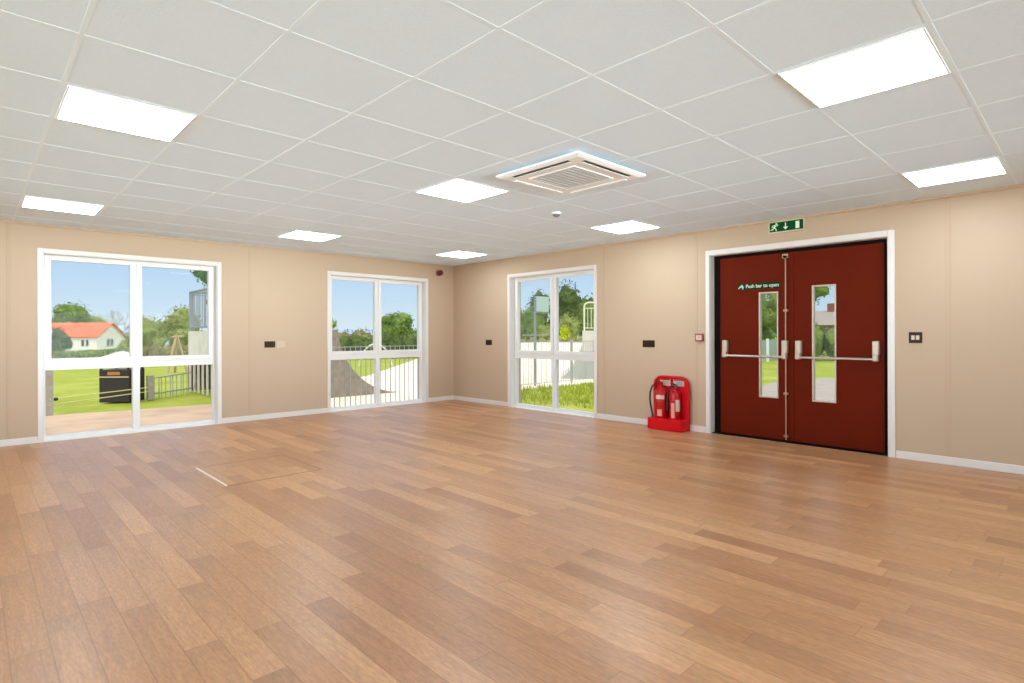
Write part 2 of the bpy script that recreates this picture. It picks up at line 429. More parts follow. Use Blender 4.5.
# ------------------------------------------------------------------ windows (local: s along wall, d depth outward, z)
def window(n, wall, s0, s1, label, openh):
    """one unit: casing, lining, frame, two fixed lower panes, two opening sashes above"""
    def bx(b, a0, a1, d0, d1, z0, z1):
        if wall == 'L': b.box(a0, a1, WY + d0, WY + d1, z0, z1)
        else: b.box(WX + d0, WX + d1, a0, a1, z0, z1)
        return b
    mid = (s0 + s1) / 2
    root = empty('window_%d' % n, (mid, WY, 0) if wall == 'L' else (WX, mid, 0), label, 'window', kind='structure')
    b = MB(); c = .05
    bx(b, s0 - c, s0, -.016, 0, 0, WT + c); bx(b, s1, s1 + c, -.016, 0, 0, WT + c); bx(b, s0, s1, -.016, 0, WT, WT + c)
    b.build('casing', M_white, root, bevel=.004)
    b = MB(); t = .006
    bx(b, s0, s0 + t, 0, .10, .004, WT - t); bx(b, s1 - t, s1, 0, .10, .004, WT - t); bx(b, s0, s1, 0, .10, WT - t, WT); bx(b, s0, s1, 0, .10, 0, .004)
    b.build('reveal_lining', M_reveal, root)
    F = .025; zt0, zt1 = .783, .862; D0, D1 = .10, .17
    b = MB()
    bx(b, s0, s0 + F, D0, D1, 0, WT); bx(b, s1 - F, s1, D0, D1, 0, WT)
    bx(b, s0 + F, s1 - F, D0, D1, 0, .05); bx(b, s0 + F, s1 - F, D0, D1, WT - F, WT)
    b.build('frame', M_upvc, root, bevel=.003)
    bx(MB(), mid - .038, mid + .038, D0, D1, .05, WT - F).build('mullion', M_upvc, root, bevel=.003)
    b = MB(); bx(b, s0 + F, mid - .038, D0, D1, zt0, zt1); bx(b, mid + .038, s1 - F, D0, D1, zt0, zt1)
    b.build('transom', M_upvc, root, bevel=.003)
    for k, (a0, a1) in enumerate(((s0 + F, mid - .038), (mid + .038, s1 - F))):
        # dark gasket line + lower pane
        g = bx(MB(), a0, a1, .135, .141, .05, zt0).build('lower_pane', M_glass, root)
        P_ = .056; e0, e1 = (a0 - .004, mid - .006) if k == 0 else (mid + .006, a1 + .004)
        b = MB()
        bx(b, e0, e0 + P_, .088, .15, zt1 - .004, WT - F + .004); bx(b, e1 - P_, e1, .088, .15, zt1 - .004, WT - F + .004)
        bx(b, e0 + P_, e1 - P_, .088, .15, zt1 - .004, zt1 - .004 + P_); bx(b, e0 + P_, e1 - P_, .088, .15, WT - F + .004 - .042, WT - F + .004)
        sash = b.build('opening_sash', M_upvc, root, bevel=.003)
        def sub(mb, nm, m, bev=0):
            o = mb.build(nm, m, None, bevel=bev); o.parent = sash; o.location = (0, 0, 0); return o
        sub(bx(MB(), e0 + P_, e1 - P_, .125, .131, zt1 - .004 + P_, WT - F + .004 - .042), 'sash_pane', M_glass)
        hm = (e0 + e1) / 2; hz = zt1 + .022
        hb = bx(MB(), hm - .035, hm + .035, .078, .088, hz - .012, hz + .012)
        bx(hb, hm - .012, hm + .10, .058, .072, hz - .008, hz + .008); bx(hb, hm - .012, hm + .012, .06, .08, hz - .009, hz + .009)
        sub(hb, 'handle', M_upvc, .003)
    return root
window(1, 'L', *W1, 'tall white four-pane window at far left, house and bin outside', 0)
window(2, 'L', *W2, 'tall white four-pane window near the corner, brown skate ramp outside', 0)
window(3, 'R', *W3, 'tall white four-pane window on the right wall, railings and trees outside', 0)

# ------------------------------------------------------------------ double doors
door = empty('door_1', (WX, (DY[0] + DY[1]) / 2, 0), 'dark red steel double fire exit doors with push bars in right wall', 'double door', kind='structure')
y0, y1 = DY
b = MB(); c = .056
b.box(WX - .016, WX, y0 - c, y0, 0, DT + c).box(WX - .016, WX, y1, y1 + c - .01, 0, DT + c).box(WX - .016, WX, y0, y1, DT, DT + c)
b.build('casing', M_white, door, bevel=.004)
b = MB().box(WX, WX + .10, y0, y0 + .006, 0, DT).box(WX, WX + .10, y1 - .006, y1, 0, DT).box(WX, WX + .10, y0 + .006, y1 - .006, DT - .006, DT)
b.build('reveal_lining', M_reveal, door)
LY0, LYM, LY1, LZ = 1.432, 2.275, 3.086, 2.050
b = MB().box(WX + .10, WX + .19, y0 - .0, LY0 - .003, 0, DT).box(WX + .10, WX + .19, LY1 + .003, y1, 0, DT).box(WX + .10, WX + .19, LY0 - .003, LY1 + .003, LZ + .003, DT)
b.build('frame', M_dframe, door, bevel=.003)
MB().box(WX + .02, WX + .19, y0 + .006, y1 - .006, 0.0005, .008).build('threshold', M_dframe, door, bevel=.002)
FX = WX + .11          # front face of the leaves
def leaf(a0, a1, v0, v1, vz0, vz1, name, hl, hr):
    b = MB(); x0, x1 = FX, FX + .045
    b.box(x0, x1, a0, v0, .012, LZ).box(x0, x1, v1, a1, .012, LZ).box(x0, x1, v0, v1, .012, vz0).box(x0, x1, v0, v1, vz1, LZ)
    lf = b.build('door_leaf', M_door, door)
    def sub(mb, nm, m, bev=0, sm=False):
        o = mb.build(nm, m, None, bevel=bev, smooth=sm); o.parent = lf; o.location = (0, 0, 0); return o
    q = .007
    f = MB()
    f.box(x0 - .006, x1 + .006, v0 - q, v0 + .008, vz0 - q, vz1 + q).box(x0 - .006, x1 + .006, v1 - .008, v1 + q, vz0 - q, vz1 + q)
    f.box(x0 - .006, x1 + .006, v0 + .008, v1 - .008, vz0 - q, vz0 + .008).box(x0 - .006, x1 + .006, v0 + .008, v1 - .008, vz1 - .008, vz1 + q)
    sub(f, 'vision_panel_frame', M_silver, .002)
    sub(MB().box(x0 + .02, x0 + .026, v0, v1, vz0, vz1), 'vision_panel', M_dglass)
    # push bar: two end housings and the cross bar
    for hy in (hl, hr):
        h = MB().box(x0 - .055, x0, hy - .030, hy + .030, .955, 1.095).box(x0 - .075, x0, hy - .024, hy + .024, .895, .965)
        sub(h, 'push_bar_housing', M_silver, .010)
    sub(MB().tube([(x0 - .062, hl, .916), (x0 - .062, hr, .916)], .0135, 14), 'push_bar', M_steel, 0, True)
    return lf
lfL = leaf(LYM + .002, LY1, 2.430, 2.627, .466, 1.625, 'L', 2.345, 3.012)
lfR = leaf(LY0, LYM - .002, 1.858, 2.074, .462, 1.668, 'R', 1.494, 2.205)
def subL(mb, nm, m, bev=0, sm=False, lab=None):
    o = mb.build(nm, m, None, bevel=bev, smooth=sm); o.parent = lfL; o.location = (0, 0, 0)
    if lab: o['label'] = lab
    return o
# full height bolt rod with guides
RY = 2.338
b = MB().tube([(FX - .022, RY, .02), (FX - .022, RY, 2.02)], .008, 10)
for z in (.06, .52, 1.42, 2.0): b.box(FX - .036, FX, RY - .02, RY + .02, z - .012, z + .012)
b.box(FX - .036, FX, RY - .03, RY + .03, 1.985, 2.03)
subL(b, 'bolt_rod', M_brass, 0, False, 'tall slim metal bolt rod')
subL(MB().box(FX - .008, FX, LYM - .012, LYM + .03, .012, LZ), 'meeting_stile_cover', M_door, .002)
# sticker above the left vision panel
sz, sy0, sy1 = 1.705, 2.405, 2.876
st = subL(MB().box(FX - .0025, FX, sy0, sy1, sz - .036, sz + .036), 'push_bar_sticker', M_dgreen, 0, False, 'long green sticker with white lettering')
def text_mesh(txt, name, m, size, loc, parent, rot):
    cu = bpy.data.curves.new(name, 'FONT'); cu.body = txt; cu.size = size; cu.extrude = .0006; cu.align_x = 'LEFT'; cu.align_y = 'CENTER'
    cu.offset = size * .018
    o = bpy.data.objects.new(name, cu); COL.objects.link(o)
    dg = bpy.context.evaluated_depsgraph_get(); me = bpy.data.meshes.new_from_object(o.evaluated_get(dg))
    bpy.data.objects.remove(o); o = bpy.data.objects.new(name, me); COL.objects.link(o); me.materials.clear(); me.materials.append(m)
    o.rotation_euler = rot; o.location = loc; o.parent = parent
    return o
# reading direction on this wall is -y, facing -x
ROT = Matrix(((0, 0, -1), (-1, 0, 0), (0, 1, 0))).to_euler()
tx = text_mesh('Push bar to open', 'lettering', M_txt, .056, (FX - .0032, sy1 - .095, sz), lfL, ROT)
w_ = tx.dimensions.x
bpy.context.view_layer.update()
ww = max(v.co.x for v in tx.data.vertices)
tx.scale = ((sy1 - .095 - sy0 - .012) / ww, 1, 1)
b = MB()
def strk(b, x, pts, t, d=.0006):
    """flat stroke polygon chain in the wall plane x"""
    for (a, z), (c_, z2) in zip(pts[:-1], pts[1:]):
        v = Vector((0, c_ - a, z2 - z)); n = Vector((0, -v.z, v.y)).normalized() * t / 2
        A = Vector((x, a, z)); C = Vector((x, c_, z2))
        b.prism([A + n, C + n, C - n, A - n], (-d, 0, 0))
strk(b, FX - .0026, [(sy1 - .012, sz - .022), (sy1 - .034, sz + .002), (sy1 - .055, sz + .02), (sy1 - .062, sz - .028)], .013)
strk(b, FX - .0026, [(sy1 - .030, sz - .002), (sy1 - .075, sz - .004)], .010)
subL(b, 'pushing_figure_symbol', M_txt)

# ------------------------------------------------------------------ exit sign
sg = empty('exit_sign', (WX, 2.288, 2.31), 'green emergency exit sign with running figure above the double doors', 'exit sign')
a0, a1, z0, z1 = 2.118, 2.458, 2.262, 2.362
MB().box(WX - .028, WX - .0005, a0 - .012, a1 + .012, z0 - .010, z1 + .010).build('sign_case', mat('pale_sign_case', (214, 206, 184), .5), sg, bevel=.003)
MB().box(WX - .032, WX - .028, a0, a1, z0, z1).build('sign_face', M_green, sg)
b = MB(); X_ = WX - .0322
mz = (z0 + z1) / 2
dc = a0 + .055
b.prism([(X_, dc - .019, z0 + .012), (X_, dc + .019, z0 + .012), (X_, dc + .019, z1 - .014), (X_, dc - .019, z1 - .014)], (-.0008, 0, 0))
b.build('doorway_symbol', M_mint, sg)
b = MB(); ac = (a0 + a1) / 2 + .005
b.prism([(X_, ac - .005, z1 - .014), (X_, ac + .005, z1 - .014), (X_, ac + .005, mz - .012), (X_, ac - .005, mz - .012)], (-.0008, 0, 0))
b.prism([(X_, ac - .026, mz - .008), (X_, ac + .026, mz - .008), (X_, ac, z0 + .014)], (-.0008, 0, 0))
b.build('arrow_symbol', M_mint, sg)
b = MB(); rc = a1 - .055
# runner faces towards the doorway (to the right in the picture, -y)
strk(b, X_, [(rc - .004, z1 - .036), (rc + .010, mz - .008)], .018)
strk(b, X_, [(rc + .008, mz - .004), (rc - .012, mz - .022), (rc - .016, z0 + .008)], .010)
strk(b, X_, [(rc + .012, mz - .006), (rc + .022, mz - .026), (rc + .042, mz - .028)], .010)
strk(b, X_, [(rc - .002, z1 - .032), (rc - .024, z1 - .040), (rc - .034, z1 - .026)], .008)
strk(b, X_, [(rc - .002, z1 - .030), (rc + .022, z1 - .034), (rc + .030, mz - .004)], .008)
hd = [(X_, rc - .016 + .010 * math.cos(k * PI / 5), z1 - .018 + .010 * math.sin(k * PI / 5)) for k in range(10)]
b.prism(hd, (-.0008, 0, 0))
b.build('running_figure_symbol', M_mint, sg)

# ------------------------------------------------------------------ sockets, switches, sounder
def plate(name, wall, s0, s1, z0, z1, m, label, cat, detail):
    def bx(b, a0, a1, d0, d1, q0, q1):
        if wall == 'L': b.box(a0, a1, WY - d1, WY - d0, q0, q1)
        else: b.box(WX - d1, WX - d0, a0, a1, q0, q1)
        return b
    c = (s0 + s1) / 2; zc = (z0 + z1) / 2
    r = empty(name, (c, WY, zc) if wall == 'L' else (WX, c, zc), label, cat)
    bx(MB(), s0, s1, .0005, .010, z0, z1).build('face_plate', m, r, bevel=.002)
    if detail == 'socket':
        for q in (-1, 1):
            k = c + q * (s1 - s0) * .25
            bx(MB(), k - .007, k + .007, .010, .014, z1 - .022, z1 - .008).build('rocker_switch', M_black, r, bevel=.001)
            b = MB(); bx(b, k - .002, k + .002, .0095, .0105, zc - .002, zc + .010); bx(b, k - .014, k - .008, .0095, .0105, zc - .022, zc - .018); bx(b, k + .008, k + .014, .0095, .0105, zc - .022, zc - .018)
            b.build('pin_holes', M_black, r)
    if detail == 'switch':
        for q in (-1, 1):
            k = c + q * .0175
            bx(MB(), k - .013, k + .013, .010, .017, zc - .020, zc + .020).build('rocker_switch', M_cream, r, bevel=.002)
    if detail == 'call':
        bx(MB(), c - .040, c + .040, .010, .030, zc - .030, zc + .030).build('housing', M_maroon, r, bevel=.004)
        bx(MB(), c - .030, c + .030, .030, .034, zc - .020, zc + .020).build('glass_panel', M_label, r, bevel=.002)
    return r
plate('double_socket', 'L', 2.945, 3.09, .995, 1.083, M_bronze, 'dark bronze double socket on the left wall between the windows', 'socket', 'socket')
plate('blank_wall_plate', 'L', 3.11, 3.235, .995, 1.083, M_blank, 'cream wall plate beside the dark socket on the left wall', 'wall plate', None)
plate('double_socket', 'R', 7.0, 7.148, .990, 1.076, M_bronze, 'dark bronze double socket on the right wall close to the corner', 'socket', 'socket')
plate('double_socket', 'R', 3.90, 4.075, 1.0, 1.088, M_bronze, 'dark bronze double socket on the wall above the fire extinguishers', 'socket', 'socket')
plate('light_switch', 'R', 1.110, 1.212, 1.080, 1.180, M_bronze, 'dark bronze light switch with two cream rockers right of doors', 'light switch', 'switch')
cp = empty('fire_alarm_call_point', (WX, 3.285, 1.125), 'small red-framed fire alarm call point left of the red doors', 'call point')
MB().box(WX - .030, WX - .004, 3.235, 3.335, 1.080, 1.170).build('housing', mat('red_plastic_case', (150, 64, 48), .45), cp, bevel=.004)
MB().box(WX - .034, WX - .030, 3.250, 3.320, 1.096, 1.154).build('glass_panel', M_label, cp, bevel=.001)
MB().box(WX - .0352, WX - .034, 3.272, 3.298, 1.118, 1.132).build('press_mark', mat('grey_mark', (170, 150, 140), .5), cp)
sn = empty('fire_alarm_sounder', (5.93, WY, 2.249), 'round dark maroon alarm sounder high on left wall near corner', 'alarm sounder')
MB().lathe([(.055, -.0005), (.055, -.03), (.048, -.036)], (5.93, WY, 2.249), 24, 'y').build('base', mat('sounder_red_base', (170, 84, 64), .45), sn, smooth=True)
MB().lathe([(.046, -.034), (.050, -.06), (.046, -.085), (.03, -.098), (.012, -.101)], (5.93, WY, 2.249), 24, 'y').build('sounder_body', M_maroon, sn, smooth=True)

# ------------------------------------------------------------------ ceiling lights
spots = {
 (-2, 3): 'lit square ceiling panel at upper left of the photo, nearest on that side',
 (-2, 8): 'lit square ceiling panel above the leftmost window',
 (2, 8): 'lit square ceiling panel just before the middle of the left wall',
 (2, 3): 'lit square ceiling panel beside the air conditioning cassette',
 (6, 8): 'small lit square ceiling panel nearest the far corner of the room',
 (6, 3): 'lit square ceiling panel between the cassette and the right wall',
 (2, -2): 'largest lit square ceiling panel at upper right of the photo',
 (6, -2): 'lit square ceiling panel at right edge near the switch wall',
}
def light_panel(i, j, label):
    cx, cy = GX + (i + .5) * TS, GY + (j + .5) * TS
    r = empty('ceiling_light_panel', (cx, cy, CZ), label, 'ceiling light', 'square ceiling light panels')
    h0, h1 = .282, .274
    b = MB()
    b.box(cx - h0, cx + h0, cy - h0, cy - h1, CZ - .008, CZ).box(cx - h0, cx + h0, cy + h1, cy + h0, CZ - .008, CZ)
    b.box(cx - h0, cx - h1, cy - h1, cy + h1, CZ - .008, CZ).box(cx + h1, cx + h0, cy - h1, cy + h1, CZ - .008, CZ)
    b.build('light_frame', M_lframe, r)
    MB().box(cx - h1, cx + h1, cy - h1, cy + h1, CZ - .006, CZ - .0005).build('diffuser', M_diff, r)
for (i, j), l in spots.items(): light_panel(i, j, l)
for i, j in ((-2, -2), (-2, -7), (2, -7), (6, -7), (-6, 3), (-6, 8), (-6, -2), (-6, -7)):
    light_panel(i, j, 'lit square ceiling panel outside the photo behind the camera')

# ------------------------------------------------------------------ air conditioning cassette
ax, ay, ah = 3.275, 2.76, .40
Z1 = CZ - .045
ac = empty('air_conditioning_cassette', (ax, ay, CZ), 'square white air conditioning cassette with grey grille on the ceiling', 'air conditioner')
b = MB()
b.box(ax - ah + .05, ax + ah - .05, ay - ah + .05, ay + ah - .05, CZ - .02, CZ - .003)      # neck
# fascia ring with chamfered edge, open in the middle for the grille
g = .215
def ring(b, o0, z0, o1, z1):
    P1 = [(ax - o0, ay - o0, z0), (ax + o0, ay - o0, z0), (ax + o0, ay + o0, z0), (ax - o0, ay + o0, z0)]
    P2 = [(ax - o1, ay - o1, z1), (ax + o1, ay - o1, z1), (ax + o1, ay + o1, z1), (ax - o1, ay + o1, z1)]
    b.add(P1 + P2, [(k, (k + 1) % 4, 4 + (k + 1) % 4, 4 + k) for k in range(4)])
ring(b, ah, CZ - .020, ah, CZ - .034); ring(b, ah, CZ - .034, ah - .03, Z1); ring(b, ah - .03, Z1, g + .004, Z1); ring(b, g + .004, Z1, g + .004, CZ - .03); ring(b, g + .004, CZ - .03, ah, CZ - .020)
b.build('fascia', M_ac, ac)
b = MB().box(ax - g, ax + g, ay - g, ay + g, Z1 - .004, CZ - .03)
gr = b.build('intake_grille', M_acg, ac, bevel=.004)
b = MB()
for k in range(9):
    q = -g + .03 + k * (2 * g - .06) / 8
    b.box(ax - g + .02, ax + g - .02, ay + q - .004, ay + q + .004, Z1 - .007, Z1 - .004)
o = b.build('grille_slats', mat('ac_slat_grey', (195, 196, 197), .6), None); o.parent = gr; o.location = (0, 0, 0)
b = MB().box(ax - g - .012, ax + g + .012, ay - g - .012, ay - g, Z1 - .006, Z1 + .01).box(ax - g - .012, ax + g + .012, ay + g, ay + g + .012, Z1 - .006, Z1 + .01)
b.box(ax - g - .012, ax - g, ay - g, ay + g, Z1 - .006, Z1 + .01).box(ax + g, ax + g + .012, ay - g, ay + g, Z1 - .006, Z1 + .01)
b.build('grille_surround', M_ac, ac, bevel=.002)
sl = .27; so_ = .335
for nm, q in (('x0', (ax - so_ - .018, ax - so_ + .018, ay - sl, ay + sl)), ('y0', (ax - sl, ax + sl, ay - so_ - .018, ay - so_ + .018)),
              ('x1', (ax + so_ - .018, ax + so_ + .018, ay - sl, ay + sl)), ('y1', (ax - sl, ax + sl, ay + so_ - .018, ay + so_ + .018))):
    MB().box(*q, Z1 - .0015, Z1 + .005).build('air_slot', M_slot if nm in ('x0', 'y0') else M_acg, ac)
    # louvre blade hanging out of the slot
    if nm == 'x0': MB().box(q[0] + .020, q[1] + .004, q[2], q[3], Z1 - .010, Z1 - .006).build('louvre_blade', M_ac, ac)
    if nm == 'y0': MB().box(q[0], q[1], q[2] + .020, q[3] + .004, Z1 - .010, Z1 - .006).build('louvre_blade', M_ac, ac)
    if nm == 'x1': MB().box(q[0], q[1] - .008, q[2], q[3], Z1 - .007, Z1 - .002).build('louvre_blade', M_ac, ac)
    if nm == 'y1': MB().box(q[0], q[1], q[2], q[3] - .008, Z1 - .007, Z1 - .002).build('louvre_blade', M_ac, ac)
# smoke detector
dx, dy = 4.26, 3.78
dt = empty('smoke_detector', (dx, dy, CZ), 'small white and grey smoke detector on ceiling beyond the air conditioner', 'smoke detector')
MB().lathe([(.05, 0), (.05, -.012), (.044, -.018)], (dx, dy, CZ), 24).build('base', M_ac, dt, smooth=True)
MB().lathe([(.036, -.016), (.036, -.030), (.030, -.036), (.018, -.044), (.006, -.046)], (dx, dy, CZ), 24).build('sensor_head', mat('detector_grey', (120, 114, 108), .5), dt, smooth=True)

# ------------------------------------------------------------------ floor hatch
hx0, hx1, hy0, hy1 = 1.43, 2.20, 4.69, 5.52
ht = empty('floor_hatch', (hx0, hy0, 0), 'flush square floor hatch of matching planks with one pale edge strip', 'floor hatch')
MB().box(hx0 + .008, hx1 - .008, hy0 + .008, hy1 - .008, .0002, .0015).build('hatch_cover', M_floor, ht)
b = MB().box(hx0, hx1, hy0, hy0 + .007, .0002, .002).box(hx0, hx1, hy1 - .007, hy1, .0002, .002).box(hx1 - .007, hx1, hy0 + .007, hy1 - .007, .0002, .002)
b.build('joint_edge', mat('hatch_edge_brown', (150, 112, 86), .6), ht)
MB().box(hx0 - .006, hx0 + .012, hy0, hy1, .0002, .003).build('metal_edge_strip', mat('pale_metal_strip', (240, 230, 215), .3, metal=.2), ht, bevel=.001)

# ------------------------------------------------------------------ fire extinguisher stand and extinguishers
fy0, fy1 = 3.405, 3.868
stn = empty('extinguisher_stand', (WX - .15, (fy0 + fy1) / 2, 0), 'red moulded plastic floor stand holding two fire extinguishers by the wall', 'extinguisher stand')
XB = WX - ST - .002
def rounded_loop(y0, y1, z0, z1, r, x, n=7):
    pts = [(x, y0, z0), (x, y1, z0)]
    for k in range(n + 1):
        a = k / n * PI / 2; pts.append((x, y1 - r + r * math.cos(a), z1 - r + r * math.sin(a)))
    for k in range(n + 1):
        a = PI / 2 + k / n * PI / 2; pts.append((x, y0 + r + r * math.cos(a), z1 - r + r * math.sin(a)))
    return pts
MB().prism(rounded_loop(fy0, fy1 - .0, .10, .642, .10, XB), (-.03, 0, 0)).build('back_panel', M_redm, stn, bevel=.008, seg=3)
# raised rim round the panel
b = MB()
lo = rounded_loop(fy0 + .008, fy1 - .008, .12, .634, .095, XB - .045)
b.tube([lo[1]] + lo[2:] + [lo[0]], .020, 10)
b.build('panel_rim', M_redm, stn, smooth=True)
# base tray with rounded front
d = .215
base = []
y0_, y1_ = fy0 - .002, fy1 + .022
r = .06
base += [(XB, y0_, 0), (XB - d + r, y0_, 0)]
for k in range(1, 7):
    a = k / 6 * PI / 2; base.append((XB - d + r - r * math.sin(a), y0_ + r - r * math.cos(a), 0))
for k in range(0, 7):
    a = k / 6 * PI / 2; base.append((XB - d + r - r * math.cos(a), y1_ - r + r * math.sin(a), 0))
base += [(XB, y1_, 0)]
MB().prism(base, (0, 0, .135)).build('base_tray', M_redm, stn, bevel=.010, seg=3)
cyL, cyR = 3.738, 3.548
cx_ = XB - .108
for cy_, rr_ in ((cyL, .088), (cyR, .068)):
    b = MB().lathe([(rr_ + .014, .130), (rr_ + .014, .146), (rr_ + .003, .146), (rr_ + .003, .137)], (cx_, cy_, 0), 28)
    b.build('cup_rim', M_redm, stn, smooth=True)
for cy_, nm in ((3.725, 0), (3.540, 1)):
    sgn = MB().box(XB - .040, XB - .0305, cy_ - .075, cy_ + .068, .530, .620).build('instruction_sign', M_label, stn, bevel=.003)
    sgn['label'] = 'white instruction sign'
    b = MB().box(XB - .0415, XB - .040, cy_ - .068, cy_ + .061, .596, .613)
    for k in range(3): b.box(XB - .0415, XB - .040, cy_ - .060, cy_ + .035, .546 + k * .014, .550 + k * .014)
    o = b.build('printed_band', M_labred if nm == 0 else mat('print_grey', (120, 110, 105), .5), None); o.parent = sgn; o.location = (0, 0, 0)

def extinguisher(cy_, R_, H, label, kind):
    z0 = .1375
    t = empty('fire_extinguisher', (cx_, cy_, z0), label, 'fire extinguisher')
    MB().lathe([(R_ * .94, z0), (R_, z0 + .012), (R_, z0 + H - R_ * .9), (R_ * .95, z0 + H - R_ * .6), (R_ * .75, z0 + H - R_ * .25), (R_ * .4, z0 + H - .01), (.022, z0 + H), (.022, z0 + H + .03)], (cx_, cy_, 0), 32).build('cylinder', M_red, t, smooth=True)
    zt = z0 + H + .028
    hm = M_red if kind == 'water' else mat('grey_valve', (96, 86, 82), .4, metal=.5)
    MB().lathe([(.020, zt - .006), (.024, zt), (.024, zt + .035), (.015, zt + .04)], (cx_, cy_, 0), 16).build('valve', hm, t, smooth=True)
    b = MB()
    b.prism([(cx_ + .02, cy_ - .010, zt + .035), (cx_ - .075, cy_ - .010, zt + .062), (cx_ - .080, cy_ - .010, zt + .054), (cx_ + .02, cy_ - .010, zt + .024)], (0, .02, 0))
    b.build('squeeze_lever', M_redm if kind == 'water' else M_black, t, bevel=.002)
    b = MB()
    b.prism([(cx_ + .02, cy_ - .009, zt + .012), (cx_ - .085, cy_ - .009, zt + .020), (cx_ - .088, cy_ - .009, zt + .010), (cx_ + .02, cy_ - .009, zt + .000)], (0, .018, 0))
    b.build('carry_handle', M_redm if kind == 'water' else M_black, t, bevel=.002)
    # wrapped label on the front of the cylinder
    def wrap(nm, a0, a1, za, zb, m, k=10, off=.0012):
        pts = []; f = []
        for i in range(k + 1):
            a = a0 + (a1 - a0) * i / k
            for zz in (za, zb):
                pts.append((cx_ + (R_ + off) * math.cos(a), cy_ + (R_ + off) * math.sin(a), zz))
            for zz in (za, zb):
                pts.append((cx_ + (R_ - .001) * math.cos(a), cy_ + (R_ - .001) * math.sin(a), zz))
        for i in range(k):
            q = 4 * i; f += [(q, q + 4, q + 5, q + 1), (q + 2, q + 3, q + 7, q + 6), (q, q + 2, q + 6, q + 4), (q + 1, q + 5, q + 7, q + 3)]
        f += [(0, 1, 3, 2), (4 * k, 4 * k + 2, 4 * k + 3, 4 * k + 1)]
        return MB().add(pts, f).build(nm, m, t)
    back = PI + .55     # towards the camera
    if kind == 'water':
        wrap('label_panel', back - .75, back + .45, z0 + .235, z0 + .285, M_label)
        wrap('label_text', back - .7, back + .4, z0 + .205, z0 + .222, M_labred)
        wrap('instruction_label', back - .55, back + .10, z0 + .03, z0 + .11, mat('pale_pink_label', (222, 150, 140), .5))
        hose = [(cx_, cy_ + .02, zt + .02), (cx_ - .02, cy_ + .06, zt + .018), (cx_ - .03, cy_ + .105, zt - .02), (cx_ - .03, cy_ + .135, zt - .10), (cx_ - .03, cy_ + .138, zt - .19), (cx_ - .03, cy_ + .122, zt - .28), (cx_ - .03, cy_ + .104, zt - .36), (cx_ - .03, cy_ + .100, zt - .41)]
        MB().tube(hose, .011, 10).build('hose', M_black, t, smooth=True)
    else:
        wrap('label_panel', back + .10, back + 1.0, z0 + .10, z0 + .24, M_label)
        wrap('instruction_label', back - .75, back - .1, z0 + .02, z0 + .20, mat('pale_pink_label', (222, 150, 140), .5))
        horn = [(cx_ - .01, cy_ + .02, zt + .018), (cx_ - .02, cy_ + .06, zt + .0), (cx_ - .028, cy_ + .076, zt - .05), (cx_ - .03, cy_ + .080, zt - .12), (cx_ - .032, cy_ + .080, zt - .20), (cx_ - .034, cy_ + .078, zt - .28)]
        MB().tube(horn, [.008, .009, .010, .012, .015, .019], 14).build('discharge_horn', M_black, t, smooth=True)
    return t
extinguisher(cyL, .086, .375, 'larger red fire extinguisher with black side hose, left on the stand', 'water')
extinguisher(cyR, .066, .355, 'narrower red fire extinguisher with black horn, right on the stand', 'co2')

# ================================================================== OUTDOORS
GZ = -.25
def gz(x, y): return GZ - .028 * max(0, y - x - 12)
random.seed(4)
# ground
b = MB()
xs = [-60, -30, -12, -4, 0, 4, 6.4, 8, 12, 18, 26, 40, 70, 120, 220]; ys = [-40, -20, -8, 0, 4, 8.2, 10, 12, 16, 24, 36, 50, 70, 100, 140, 220]
idx = {}
for i, x in enumerate(xs):
    for j, y in enumerate(ys):
        idx[i, j] = len(b.v); b.v.append((x, y, gz(x, y) - .02))
for i in range(len(xs) - 1):
    for j in range(len(ys) - 1):
        b.f.append((idx[i, j], idx[i + 1, j], idx[i + 1, j + 1], idx[i, j + 1])); b.mi.append(0)
tag(b.build('lawn', M_lawn), 'bright green grass field around the building', 'lawn', kind='structure')
def slab(name, pts, m, z, label, cat):
    tag(MB().prism([(x, y, z - .06) for x, y in pts], (0, 0, .06)).build(name, m), label, cat, kind='structure')
slab('paving', [(-8, WY + T), (4.72, WY + T), (4.72, 10.9), (4.4, 12.35), (3.4, 12.55), (2.1, 12.65), (1.0, 12.85), (-2, 13.1), (-8, 13.2)], M_pave, GZ + .012, 'pinkish paved strip outside the leftmost window', 'paving')
slab('skate_pad', [(4.75, 10.42), (24, 10.0), (58, 38), (58, 52), (19.4, 28.1), (9.8, 17.3), (8.3, 16.2), (4.75, 16.2)], M_conc, GZ + .010, 'pale concrete skate park pad beyond the railings', 'concrete pad')
slab('window_apron', [(4.75, WY + T), (WX + T, WY + T), (WX + T + .3, 9.1), (7.6, 10.38), (4.75, 10.38)], M_conc, GZ + .014, 'pale concrete strip below the corner window', 'concrete strip')
slab('tarmac_path', [(WX + T, -10), (24, -10), (19.45, 6.0), (16.4, 6.45), (12.5, 5.6), (WX + T, 5.4)], M_path, GZ + .011, 'grey tarmac path outside the red doors', 'path')

